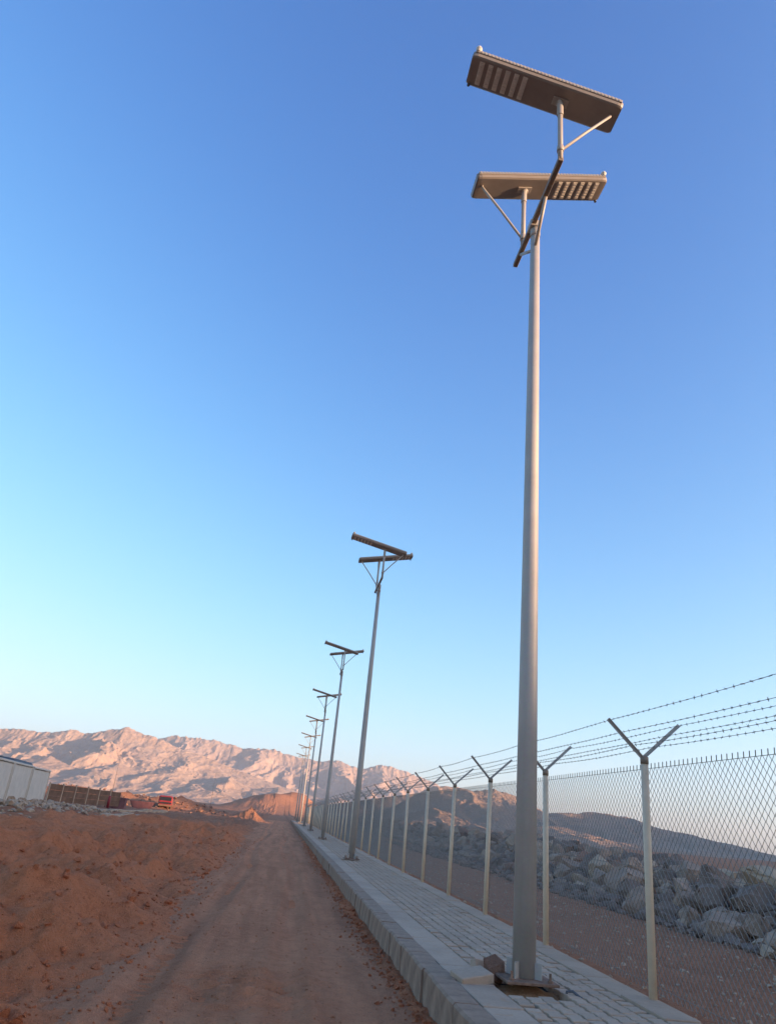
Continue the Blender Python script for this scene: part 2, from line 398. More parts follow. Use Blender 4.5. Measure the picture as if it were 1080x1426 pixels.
# kerbstones
def kerb_mesh(seed):
    r = random.Random(seed); L, W, H, ch = .495, .235, .42, .02
    pr = [(0, -H), (0, -ch*1.2), (ch, 0), (W, 0), (W, -H)]
    bm = bmesh.new(); rows = []
    for yy in np.linspace(-L/2, L/2, 4):
        rows.append([bm.verts.new((px+r.uniform(-.0006, .0006), yy, pz+r.uniform(-.0015, .0015)*(pz > -.2))) for px, pz in pr])
    for a, b in zip(rows, rows[1:]):
        for k in range(5): bm.faces.new((a[k], a[(k+1) % 5], b[(k+1) % 5], b[k]))
    bm.faces.new(rows[0]); bm.faces.new(rows[-1][::-1])
    return from_bm(bm)
KM = [kerb_mesh(s) for s in range(6)]
for m_ in KM: m_.materials.append(M['concrete'])
n = 0; y = 3.0
while y < Y1:
    o = link('kerbstone', random.choice(KM), None, pavement, (XP0+random.gauss(0, .006), y, .010+random.gauss(0, .003)))
    o.rotation_euler = (random.gauss(0, .003), random.gauss(0, .005), random.gauss(0, .004)); y += .5
# border slabs between kerb and pavers, and the outer edging
def slab_mesh(wd, ln, seed):
    return boxm((0, 0, -.045), (wd-.008, ln-.008, .09), None, .006)
for nm, x0, x1, ln, zz in (('border_slab', 1.962, 2.346, .94, 0.0), ('edging_slab', 3.640, XP1, .94, .008)):
    sm = slab_mesh(x1-x0, ln, 1); sm.materials.append(M['paver'])
    y = 3.0
    while y < Y1:
        if not (nm == 'border_slab' and abs(y-8.30) < .3):
            o = link(nm, sm, None, pavement, ((x0+x1)/2, y, zz+random.gauss(0, .003)))
            o.rotation_euler = (random.gauss(0, .004), random.gauss(0, .006), random.gauss(0, .004))
        y += ln

# ------------------------------------------------------------------ chain-link fence
fence = tag(empty('chain_link_fence', (XF, 8.05, 0)), 'long chain link fence with cream posts and barbed wire on forked arms', 'fence')
BAY = 3.229; HF = 2.34; NB = 39; I0 = -1
# one bay of woven wire, shared by every bay
NW = 74; CW, CH = BAY/NW, .096
bm = bmesh.new()
def wire(bm, pts, r, n=3): tube(bm, pts, r, n, caps=False)
nrow = int(2.2/(CH/2))
for k in range(NW):
    pts = []
    for j in range(nrow+1):
        side = (1 if (j % 2) else -1)*(1 if k % 2 else -1)
        pts.append((side*.0035+.052, CW*(k+.5)+side*(CW/2+.002), .06+j*CH/2))
    top = pts[-1]; pts.append((top[0], top[1]-.004, top[2]+.048))
    wire(bm, pts, .0031)
panel_me = from_bm(bm); panel_me.materials.append(M['wire'])
post_me = tubem([(0, 0, -.35), (0, 0, HF)], .041, 16); post_me.materials.append(M['post'])
cap_me = tubem([(0, 0, HF-.06), (0, 0, HF+.015), (0, 0, HF+.03)], [.045, .045, .02], 16); cap_me.materials.append(M['steel_dark'])
def arm_mesh(dx):
    bm = bmesh.new(); d = Vector((dx, 0, .40)).normalized(); nrm = Vector((0, 1, 0)); L = Vector((dx, 0, .40)).length
    rot = Matrix((d.cross(nrm)*-1, nrm, d)).transposed()
    box(bm, Vector((0, -.012, HF))+d*(L/2), (.006, .034, L), rot)      # angle iron: two legs
    box(bm, Vector((0, 0.002, HF))+d*(L/2)+d.cross(nrm)*.015, (.034, .006, L-.002), rot)
    return from_bm(bm)
arm_l, arm_r = arm_mesh(-.40), arm_mesh(.43)
for m_ in (arm_l, arm_r): m_.materials.append(M['galv'])
post_ys = []
for i in range(I0, NB):
    yl = BAY*i
    rr = random.gauss(0, .009)
    p = link('post', post_me, None, fence, (random.gauss(0, .008), yl, random.gauss(0, .012))); p.rotation_euler = (rr, random.gauss(0, .007)+(.012 if i == 0 else 0), random.uniform(-.1, .1))
    link('post_cap', cap_me, None, p); link('arm', arm_l, None, p); link('arm', arm_r, None, p)
    link('mesh_panel', panel_me, None, fence, (0, yl, 0)) if i < NB-1 else None
LEN = BAY*(NB-1-I0); YS = BAY*I0
for zz in (.12, 1.2, 2.215):
    link('tension_wire', tubem([(.052, YS, zz), (.052, YS+LEN, zz)], .003, 5), 'wire', fence)
for sx in (-1, 1):
    for t in (.9, .58, .26):
        bm = bmesh.new(); ax = (-.40 if sx < 0 else .43)*t; az = HF+.40*t+.01
        pts = []; nseg = int(LEN/.4)
        for k in range(nseg+1):
            yy = YS+LEN*k/nseg; u = ((yy-YS) % BAY)/BAY
            pts.append((ax+.004*math.sin(yy*3+t*9), yy, az-.022*(1-(2*u-1)**2)*(.6+.4*math.sin(yy*.2+t*7))))
        tube(bm, pts, .0028, 4, False)
        yy = YS+.05
        while yy < YS+LEN:
            k = (yy-YS)/LEN*nseg; i = int(min(k, nseg-1)); fr = k-i
            c = Vector(pts[i]).lerp(Vector(pts[i+1]), fr)
            for q in (0, 1):
                a = random.uniform(0, math.pi); d = Vector((math.cos(a), .35*(1-2*q), math.sin(a)))*.017
                tube(bm, [c-d, c+d], .002, 3, False)
            tube(bm, [c-Vector((0, .012, 0)), c+Vector((0, .012, 0))], .0052, 5, False)
            yy += .125
        link('barbed_wire', from_bm(bm), 'wire', fence)

# ------------------------------------------------------------------ solar street lights
def lamp_part(root, cy, flip, zr):
    """riser, strut and lamp unit; LED end points to -x, or to +x when flip."""
    sg = -1 if flip else 1
    rs = link('riser', tubem([(-.055, cy, 10.30), (-.055, cy, zr-.10)], .038, 14), 'galv', root)
    bm = bmesh.new(); tube(bm, [(-.055, cy, zr-.30), (-.055, cy, zr-.11)], .048, 14)
    tube(bm, [(-.055, cy, zr-.13), (-.055+.0, cy, zr-.055), (-.055-sg*.03, cy, zr-.02)], [.042, .05, .055], 12)
    box(bm, Vector((-.055, cy, zr-.012)), (.24, .13, .022), Matrix.Rotation(sg*R(12), 3, 'Y'), .004)
    link('mount_bracket', from_bm(bm), 'galv', rs)
    a = sg*R(12.2)
    rot = Matrix.Rotation(a, 3, 'Y')
    L, W, T = 2.34, .50, .085
    ctr = Vector((-.055-sg*.265, cy, zr+.055*0+.262*math.tan(R(12.2))*1.0+.045))
    def P(u, v, h): return ctr+rot @ Vector((u, v, h))
    # housing: shallow tray with rounded long sides and lighter rails
    prof = [(-.5, .055), (-.5, .01), (-.47, -.025), (-.42, -.04), (.42, -.04), (.47, -.025), (.5, .01), (.5, .055)]
    bm = bmesh.new(); rows = []
    us = [-L/2, -L/2+.03, -L/2+.08, L/2-.08, L/2-.03, L/2]; sc = [.88, .96, 1, 1, .96, .88]
    for u_, s_ in zip(us, sc): rows.append([bm.verts.new(P(u_, v*W*s_, h*(1 if h > 0 else s_))) for v, h in prof])
    for r0, r1 in zip(rows, rows[1:]):
        for k in range(len(prof)): bm.faces.new((r0[k], r0[(k+1) % len(prof)], r1[(k+1) % len(prof)], r1[k]))
    bm.faces.new(rows[0]); bm.faces.new(rows[-1][::-1])
    body = link('lamp_housing', from_bm(bm), 'housing', root)
    link('solar_panel', boxm(P(0, 0, .062), (L-.07, W-.05, .012), rot), 'pv', body)
    bm = bmesh.new()
    for s in (-1, 1): box(bm, P(0, s*(W/2+.004), .042), (L-.06, .02, .05), rot, .004)
    k = -L/2+.06
    while k < L/2-.05:                                    # ribs along the rails
        for s in (-1, 1): box(bm, P(k, s*(W/2+.015), .042), (.018, .012, .036), rot)
        k += .055
    link('side_rail', from_bm(bm), 'galv', body)
    for i in range(6):
        u = -sg*(L/2-.17-i*.135)
        bm = bmesh.new(); box(bm, P(u, 0, -.043), (.074, .36, .012), rot, .003)
        for q in range(6): box(bm, P(u, -.14+q*.056, -.052), (.05, .034, .01), rot, .003)
        link('led_module', from_bm(bm), 'led', body)
    bm = bmesh.new(); tube(bm, [P(-sg*(L/2-.06), -.25, .05), P(-sg*(L/2-.06), -.262, .085), P(-sg*(L/2-.06), -.262, .115)], [.035, .05, .035], 10)
    link('sensor', from_bm(bm), 'led', body)
    bm = bmesh.new(); tube(bm, [P(-sg*(L/2-.05), .21, -.035), P(-sg*(L/2-.05), .21, -.075)], .022, 8); link('plug', from_bm(bm), 'cabin_dark', body)
    e = P(sg*(L/2-.12), -.06, -.04)
    b0 = Vector((-.055+sg*.03, cy, 10.52)); mid = b0.lerp(e, .5)+Vector((0, 0, -.025*0))
    bm = bmesh.new(); tube(bm, [b0-Vector((sg*.05, 0, 0)), b0, mid, e+Vector((0, 0, -.03)), e], .021, 8)
    link('strut', from_bm(bm, smooth=True), 'galv', root)
    link('clamp', tubem([(-.055, cy, 10.47), (-.055, cy, 10.57)], .05, 12), 'galv', rs)

def make_light():
    t = empty('solar_street_light')
    pole = link('pole', tubem([(0, 0, .07), (0, 0, 3.2), (0, 0, 6.6), (0, 0, 10.2)], [.122, .108, .09, .07], 24), 'galv', t)
    link('pole_cap', tubem([(0, 0, 10.08), (0, 0, 10.24)], .078, 20), 'galv', pole)
    bp = link('base_plate', boxm((0, -.03, .055), (.54, .54, .026), Matrix.Rotation(.03, 3, 'Z'), .004), 'rust', t)
    for sx in (-1, 1):
        for sy in (-1, 1):
            bm = bmesh.new(); tube(bm, [(sx*.2, sy*.2-.03, .02), (sx*.2, sy*.2-.03, .15)], .013, 8); tube(bm, [(sx*.2, sy*.2-.03, .068), (sx*.2, sy*.2-.03, .09)], .026, 6)
            link('anchor_bolt', from_bm(bm), 'rust', bp)
    for a in (0, 90, 180, 270):
        d = Matrix.Rotation(R(a+45), 3, 'Z')
        link('gusset', boxm(d @ Vector((.15, 0, .14)), (.10, .012, .15), d), 'galv', bp)
    bm = bmesh.new(); box(bm, Vector((-.055, -.20, 10.30)), (.075, 2.2, .075), None, .006)
    ca = link('crossarm', from_bm(bm), 'steel_dark', t)
    for s in (-1, 1):
        link('brace', tubem([(-.01, s*.05, 9.86), (-.05, s*.62-.02, 10.27)], .028, 8), 'galv', ca)
    link('saddle', boxm((-.02, 0, 10.30), (.17, .2, .12), None, .01), 'galv', ca)
    lamp_part(t, -1.27, False, 11.52)
    lamp_part(t, .48, True, 11.62)
    return t
L0 = make_light(); L0.location = (2.69, POLES[0], 0)
labs = ['tall solar street light nearest the camera, rising from the broken paving', 'second solar street light down the pavement, rusty brown at its foot',
        'third solar street light down the pavement', 'fourth solar street light down the row', 'fifth solar street light down the row',
        'sixth solar street light down the row, small', 'seventh solar street light, far off near the end of the track', 'farthest, tiniest solar street light at the end of the row']
tag(L0, labs[0], 'street light', 'solar street lights along the pavement')
for i in range(1, 8):
    c = copy_tree(L0); c.location = (2.69, POLES[i], 0); c.rotation_euler.z = random.gauss(0, .012); c.rotation_euler.x = random.gauss(0, .003)
    tag(c, labs[i])

# dirt and debris in the openings round the pole bases
for i, p in enumerate(POLES[:4]):
    n_ = 26; xs = np.linspace(-.40, .40, n_); X, Y = np.meshgrid(xs, xs); rr = np.hypot(X, Y)
    Z = -.085+.10*np.exp(-(rr/.26)**2)+.03*fbm(X*4+i*7, Y*4, 3, 120)-.05*sst(.36, .42, rr)
    o = link('dirt_heap', grid_mesh(X, Y, Z), 'sand', None, (2.67, p-.06, 0))
    tag(o, ['sandy soil heaped in the paving gap under the nearest light pole', 'brown soil heaped at the foot of the second light pole', 'soil heaped at the foot of the third light pole', 'soil heaped at the foot of the fourth light pole'][i], 'soil heap', 'soil heaps at the pole feet')
def rock_mesh(seed, n=18, sq=(1, .8, .65), rough_=0.):
    r = random.Random(seed); bm = bmesh.new()
    for _ in range(n):
        v = Vector((r.gauss(0, 1), r.gauss(0, 1), r.gauss(0, 1))).normalized()
        m = max(abs(v.x), abs(v.y), abs(v.z)); v = v*(.62+.38/(m*1.2))*r.uniform(.85, 1.08)*.5
        bm.verts.new((v.x*sq[0], v.y*sq[1], v.z*sq[2]))
    res = bmesh.ops.convex_hull(bm, input=bm.verts[:]); broken = rough_
    bmesh.ops.delete(bm, geom=[g for g in res['geom_interior'] if isinstance(g, bmesh.types.BMVert)], context='VERTS')
    if broken:
        bmesh.ops.bevel(bm, geom=bm.edges[:], offset=.018, segments=1, affect='EDGES', profile=.6)
        bmesh.ops.triangulate(bm, faces=[f for f in bm.faces if len(f.verts) > 4 or f.calc_area() > .03])
        bmesh.ops.subdivide_edges(bm, edges=[e for e in bm.edges if e.calc_length() > .22], cuts=1)
        for v in bm.verts: v.co += Vector((r.gauss(0, 1), r.gauss(0, 1), r.gauss(0, 1)))*broken
        bmesh.ops.triangulate(bm, faces=bm.faces[:])
    return from_bm(bm)
chunk = rock_mesh(501, 22, (1, .9, 1.15)); chunk.materials.append(M['boulder_d'])
o = link('concrete_lump', chunk, None, None, (2.42, 8.52, .08)); o.scale = (.25, .22, .27)
tag(o, 'rough brown lump of broken concrete leaning left of the nearest pole', 'rubble')
o = link('loose_slab', boxm((0, 0, 0), (.36, .28, .09), None, .008), 'paver', None, (2.14, 8.32, .035)); o.rotation_euler = (.10, -.14, .25)
tag(o, 'loose grey slab tipped beside the kerb left of the nearest pole', 'slab')
o = link('loose_paver', PVMC, None, None, (2.30, 8.62, .085)); o.rotation_euler = (1.2, .2, .5)
tag(o, 'small paver standing on edge beside the brown concrete lump', 'paver')
o = link('cable_stub', tubem([(0, 0, -.05), (.02, 0, .02), (.07, -.02, .03), (.13, -.06, -.01), (.16, -.1, -.02)], .013, 8), 'cabin_dark', None, (3.02, 8.05, 0))
tag(o, 'short dark cable end poking from the paving gap', 'cable')

# ------------------------------------------------------------------ boulders behind the fence
BM = []
for s in range(10):
    me = rock_mesh(s, random.choice((14, 18, 22)), (1, random.uniform(.7, .95), random.uniform(.55, .8)), .013); BM.append(me)
SM = [rock_mesh(900+s, 12, (1, .85, .7)) for s in range(8)]
BV = {}
for mi, mt in enumerate(('boulder_a', 'boulder_b', 'boulder_c', 'boulder_d')):
    for s, me in enumerate(BM):
        c = me.copy(); c.materials.append(M[mt]); BV[mi, s] = c
rocks = []; G = {}
def try_rock(x, y, r):
    key = (int(x//1.5), int(y//1.5))
    for a in (-1, 0, 1):
        for b in (-1, 0, 1):
            for (qx, qy, qr) in G.get((key[0]+a, key[1]+b), []):
                if (x-qx)**2+(y-qy)**2 < (.36*(r+qr))**2*1.9: return False
    G.setdefault(key, []).append((x, y, r)); return True
rnd = random.Random(77)
for tries in range(26000):
    y = 6+150*rnd.random()**1.35; bxx = rnd.uniform(-.3, 6.5); x = float(bank_x(y))+bxx
    r = rnd.choice((.35, .45, .55, .7, .8, .95, 1.15)) if tries < 9000 else rnd.choice((.3, .4, .5, .6))
    if bxx < .4: r = min(r, .75)
    if y < x*1.35: continue
    if try_rock(x, y, r): rocks.append((x, y, r))
zz = gz(np.array([a for a, b, c in rocks]), np.array([b for a, b, c in rocks]))
rocks = [(x, y, r, z) for (x, y, r), z in zip(rocks, zz)]
def score(k):
    x, y, r, z = k; return r*r*r*.0+ r*r/(x*x+y*y)*(1 if x-float(bank_x(y)) < 4 else .35)
rocks.sort(key=score, reverse=True)
V, Fc = [], []
for i, (x, y, r, z) in enumerate(rocks):
    mi = rnd.choices((0, 1, 2, 3), (5, 5, 2, .7))[0]; s = rnd.randrange(10)
    rot = Matrix.Rotation(rnd.uniform(0, 6.28), 4, 'Z') @ Matrix.Rotation(rnd.gauss(0, .35), 4, 'X') @ Matrix.Rotation(rnd.gauss(0, .35), 4, 'Y')
    sc = r*1.35*rnd.uniform(.9, 1.15)
    mt = Matrix.Translation((x, y, z+r*.26)) @ rot @ Matrix.Scale(sc, 4)
    if i < 290:
        o = link('boulder', BV[mi, s], None); o.matrix_world = mt
        tag(o, ['mid grey', 'dark grey', 'pale tan', 'reddish brown'][mi]+' angular boulder heaped in the rock bank behind the fence', 'boulder', ['grey boulders', 'dark grey boulders', 'tan boulders', 'brown boulders'][mi]+' of the bank')
    else:
        b = len(V); me = BM[s]
        V += [tuple(mt @ v.co) for v in me.vertices]; Fc += [[q+b for q in p.vertices] for p in me.polygons]
tag(link('rock_bank', pydata(V, Fc), 'boulder_a'), 'mass of smaller grey rocks filling the bank behind the fence', 'rocks', kind='stuff')

# ------------------------------------------------------------------ loose stones and clods
def scatter(name, n, fx, fy, size, mat, label, cat, seed):
    r = random.Random(seed); V, Fc = [], []
    xs = [fx(r) for _ in range(n)]; ys = [fy(r) for _ in range(n)]; zs = gz(np.array(xs), np.array(ys))
    zr = rz(np.array(xs), np.array(ys))
    for x, y, z, zr_ in zip(xs, ys, zs, zr):
        if XP0-.05 < x < XP1+.08: continue
        if -4.2 < x < 1.7: z = max(z, zr_)
        me = SM[r.randrange(8)]; s = size*min(2.2, math.exp(r.gauss(0, .5)))
        mt = Matrix.Translation((x, y, z+s*.12)) @ Matrix.Rotation(r.uniform(0, 6.28), 4, 'Z') @ Matrix.Rotation(r.gauss(0, .5), 4, 'X') @ Matrix.Scale(s, 4)
        b = len(V); V += [tuple(mt @ v.co) for v in me.vertices]; Fc += [[q+b for q in p.vertices] for p in me.polygons]
    return tag(link(name, pydata(V, Fc), mat), label, cat, kind='stuff')
scatter('soil_clods', 4800, lambda r: -1.2-abs(r.gauss(0, 4)), lambda r: 5+40*r.random()**1.7, .035, 'earth_red', 'small red clods scattered over the bulldozed earth', 'clods', 1)
scatter('earth_lumps', 800, lambda r: -1.6-abs(r.gauss(0, 3.2)), lambda r: 5.5+34*r.random()**1.5, .085, 'earth_red', 'larger red lumps lying on the bulldozed earth', 'clods', 8)
scatter('pebbles', 2200, lambda r: r.uniform(-3, 1.6), lambda r: 5+30*r.random()**1.6, .022, 'road', 'pebbles strewn along the dirt track', 'pebbles', 2)
scatter('kerb_clods', 1800, lambda r: 1.70-abs(r.gauss(0, .17)), lambda r: 6+40*r.random()**1.4, .034, 'earth_red', 'crumbled earth lying along the foot of the kerb', 'clods', 3)
scatter('gravel', 2600, lambda r: 4.1+7*r.random(), lambda r: 5+45*r.random()**1.4, .05, 'boulder_c', 'gravel scattered on the ground between fence and boulders', 'gravel', 4)
scatter('berm_stones', 450, lambda r: r.uniform(-34, -7), lambda r: r.gauss(121, 6), .3, 'boulder_d', 'brown stones strewn over the far earth berm', 'stones', 6)
scatter('bank_rubble', 3200, lambda r: 9.8+7*r.random()**1.3, lambda r: 12+60*r.random()**1.5, .24, 'boulder_b', 'small rubble filling the gaps at the foot of the boulder bank', 'rubble', 7)
scatter('rubble', 1500, lambda r: -15.2+r.gauss(0, 1.6), lambda r: r.gauss(50, 9), .26, 'boulder_c', 'grey stone rubble heaped below the white cabins', 'rubble', 5)

# ------------------------------------------------------------------ things across the yard on the left
def cabin(p0, p1, h, label, vents):
    a, b = Vector(p0), Vector(p1); d = (b-a); L = d.length; ang = math.atan2(d.y, d.x)
    t = empty('site_cabin', (a.x, a.y, -.15)); t.rotation_euler.z = ang
    D = 2.4; npan = 4
    for i in range(npan):                       # side panels facing the road
        link('wall_panel', boxm((L*(i+.5)/npan, 0, h/2), (L/npan-.03, .06, h-.2), None, .012), 'cabin', t)
    for x in (0, L):
        link('end_wall', boxm((x+(-.05 if x else .05), D/2, h/2), (.06, D-.12, h-.2)), 'cabin', t)
        link('corner_post', boxm((x+(-.06 if x else .06), -.02, h/2), (.12, .14, h), None, .01), 'cabin', t)
    link('back_wall', boxm((L/2, D, h/2), (L-.12, .06, h-.2)), 'cabin', t)
    link('roof', boxm((L/2, D/2-.02, h+.0), (L, D+.18, .13), None, .02), 'cabin', t)
    link('floor_frame', boxm((L/2, D/2, .05), (L-.04, D, .14)), 'cabin_dark', t)
    for x in vents: link('roof_vent', boxm((x, 1.0, h+.2), (.3, .3, .26), None, .03), 'cabin_dark', t)
    return tag(t, label, 'cabin', 'white cabins in a row')
cabin((-16.4, 44.6), (-17.35, 51.0), 2.78, 'pale grey site cabin cut off by the left edge of the picture', [])
cabin((-17.45, 51.5), (-18.4, 58.2), 2.78, 'pale grey site cabin in the middle of the row of cabins', [.4])
cabin((-18.5, 58.8), (-19.6, 66.6), 2.74, 'pale grey site cabin at the right end of the row of cabins', [])
o = link('roof_tarp', pydata([(-.9, -3.6, 0), (.5, -3.4, 0), (.6, 3.4, .02), (-.8, 3.6, 0), (-.85, -3, .3), (.35, -3, .22), (.45, 3, .2), (-.7, 3, .34)], [(0, 1, 5, 4), (1, 2, 6, 5), (2, 3, 7, 6), (3, 0, 4, 7), (4, 5, 6, 7), (0, 3, 2, 1)]), 'cabin_dark', None, (-19.0, 56.5, 2.71)); o.rotation_euler.z = .15
tag(o, 'dark folded tarpaulin lying across the roofs of the pale cabins', 'tarpaulin')

t = tag(empty('panel_wall', (-23.4, 82, 0)), 'brown panelled boundary wall with pale posts right of the cabins', 'wall')
wd = Vector((4.6, 12.5, 0)); wl = wd.length; t.rotation_euler.z = math.atan2(wd.y, wd.x)
nb = 6
for i in range(nb):
    hh = 1.72-.03*i
    for k in range(3): link('wall_plank', boxm((wl*(i+.5)/nb-.6, 0, hh*(k+.5)/3), (wl/nb-.14, .06, hh/3-.02), None, .008), 'wall_brown', t)
    link('wall_post', boxm((wl*i/nb-.6, 0, .9), (.14, .14, 1.85), None, .01), 'wall_post', t)

def post_thing():
    t = empty('marker_post', (-18.6, 86.5, gz1(-18.6, 86.5)))
    link('shaft', tubem([(0, 0, .08), (0, 0, 1.25), (0, 0, 1.32)], [.15, .13, .06], 12), 'red', t)
    link('foot', tubem([(0, 0, -.02), (0, 0, .1)], [.32, .28], 12), 'rubber', t)
    tag(t, 'thick red marker post standing right of the brown wall', 'post')
post_thing()
t = tag(empty('storage_box', (-19.6, 95, gz1(-19.6, 95)-.05)), 'dull maroon storage box behind the red marker post', 'storage box')
link('body', boxm((0, 0, .62), (2.3, 1.1, 1.2), None, .03), 'maroon', t); link('lid', boxm((0, 0, 1.29), (2.4, 1.2, .12), None, .03), 'maroon', t)
for x in (-.9, 0, .9): link('rib', boxm((x, -.57, .62), (.08, .05, 1.1)), 'maroon', t)
t = tag(empty('waste_skip', (-19.2, 110, gz1(-19.2, 110)-.05)), 'low rusty waste skip between the storage box and the truck', 'skip'); t.rotation_euler.z = .3
link('tub', pydata([(-1.1, -.7, .1), (1.1, -.7, .1), (1.1, .7, .1), (-1.1, .7, .1), (-1.6, -.8, 1.05), (1.6, -.8, 1.05), (1.6, .8, 1.05), (-1.6, .8, 1.05), (-1.5, -.7, 1.05), (1.5, -.7, 1.05), (1.5, .7, 1.05), (-1.5, .7, 1.05), (-1.05, -.6, .2), (1.05, -.6, .2), (1.05, .6, .2), (-1.05, .6, .2)],
    [(0, 3, 2, 1), (0, 1, 5, 4), (1, 2, 6, 5), (2, 3, 7, 6), (3, 0, 4, 7), (4, 5, 9, 8), (5, 6, 10, 9), (6, 7, 11, 10), (7, 4, 8, 11), (8, 9, 13, 12), (9, 10, 14, 13), (10, 11, 15, 14), (11, 8, 12, 15), (12, 13, 14, 15)]), 'maroon', t)
for x in (-.8, .8): link('runner', boxm((x, 0, .05), (.12, 1.5, .1)), 'rubber', t)
# boxy red truck seen from the front, by the berm
t = tag(empty('truck', (-17.0, 116, 0)), 'small boxy dark red truck parked at the earth berm', 'truck'); t.rotation_euler.z = .12
t.location.z = gz1(-17.0, 115.2)-.05
link('cab', boxm((0, 0, 1.15), (1.9, 1.5, 1.35), None, .12), 'red', t); link('bumper', boxm((0, -.83, .52), (1.9, .2, .24), None, .03), 'wall_brown', t)
link('windscreen', boxm((0, -.757, 1.42), (1.6, .03, .5), None, .01), 'glass', t); link('grille', boxm((0, -.76, .85), (1.1, .04, .25)), 'rubber', t)
link('cargo_bed', boxm((0, 2.2, 1.1), (2.0, 2.8, .9), None, .04), 'maroon', t)
for x in (-.75, .75):
    link('headlight', boxm((x, -.77, .85), (.28, .05, .2), None, .02), 'glass', t)
    for y in (-.1, 2.6): link('wheel', tubem([(x-.12, y, .38), (x+.12, y, .38)], .38, 16), 'rubber', t)

o = link('bent_plank', pydata([(-1.1, -.1, 0), (-.2, -.1, .16), (1.2, -.1, .5), (1.2, .1, .5), (-.2, .1, .16), (-1.1, .1, 0), (-1.1, -.1, .07), (-.2, -.1, .23), (1.2, -.1, .57), (1.2, .1, .57), (-.2, .1, .23), (-1.1, .1, .07)],
    [(0, 1, 4, 5), (1, 2, 3, 4), (6, 11, 10, 7), (7, 10, 9, 8), (0, 6, 7, 1), (1, 7, 8, 2), (5, 4, 10, 11), (4, 3, 9, 10), (0, 5, 11, 6), (2, 8, 9, 3)]), 'wall_post', None, (-22.2, 124, gz1(-22.2, 124)-.02))
tag(o, 'bent plank sticking up from the crest of the earth berm', 'plank')
def slab_strip(p0, p1, wd, label):
    a, b = Vector(p0), Vector(p1); L = (b-a).length; t = empty('concrete_kerb_line', (a.x, a.y, 0)); t.rotation_euler.z = math.atan2(b.y-a.y, b.x-a.x)
    k = int(L/2); me = boxm((0, 0, 0), (1.96, wd, .5), None, .02)
    for i in range(k):
        q = a.lerp(b, (i+.5)/k); link('kerb_block', me, 'slab', t, ((i+.5)*L/k, 0, max(gz1(q.x, q.y)-.05, -.15)+random.gauss(0, .02)))
    tag(t, label, 'kerb')
slab_strip((-15.2, 59.5), (-13.2, 92), .5, 'long pale concrete kerb line in front of the berm')
slab_strip((-10.9, 50), (-10.6, 66), .45, 'shorter pale concrete kerb line nearer the red earth')
for px, py, h in ((-22.2, 104, 6.2), (-11.6, 128, 5.2)):
    t = empty('thin_mast', (px, py, gz1(px, py))); link('shaft', tubem([(0, 0, -.1), (0, 0, h)], [.024, .014], 8), 'steel_dark', t)
    link('finial', tubem([(0, 0, h), (0, 0, h+.12)], .03, 6), 'steel_dark', t)
    tag(t, 'thin grey mast rising behind the maroon storage box' if px < -20 else 'thin grey mast rising at the right end of the berm', 'mast')

# ------------------------------------------------------------------ mountains
def crest_fn(pts, dist):
    az = np.radians([p[0] for p in pts]); el = np.radians([p[1] for p in pts])
    return np.tan(az)*dist, np.tan(el)*dist/np.cos(az)+1.4
LEFT = [(-30, 3.5), (-24, 3.2), (-20.2, 3.3), (-18.9, 3.53), (-17.5, 3.5), (-15.7, 3.86), (-14.7, 3.69), (-13.3, 4.07), (-12, 4.5), (-10.8, 4.18), (-9.5, 3.9), (-8, 3.5), (-6, 3.0), (-4, 2.5), (-2, 2.0), (0, 1.6), (2, 1.2), (5, .7), (8, .3)]
BACK = [(-16, 2.8), (-12, 3.6), (-9.5, 4.1), (-7.75, 4.29), (-5.7, 4.38), (-4.6, 4.24), (-3.5, 3.9), (-2.5, 4.0), (-1.2, 4.15), (0, 3.97), (1.25, 3.68), (2.6, 3.72), (3.5, 3.8), (4.7, 3.51), (5.75, 3.56), (6.8, 3.86), (7.8, 3.86), (9, 3.61), (9.9, 3.28), (11.2, 2.9), (13, 2.3), (16, 1.8), (20, 1.2)]
RIGHT = [(6, .2), (8, 1.0), (9.9, 2.1), (11.2, 2.75), (12.5, 2.78), (14, 2.65), (15.4, 2.95), (17, 2.6), (19.3, 1.62), (21.3, 1.78), (22.9, 2.0), (24.8, 1.84), (26.6, 1.37), (28.6, 1.14), (30.8, .72), (32.1, .4), (34, .0), (38, -.1)]
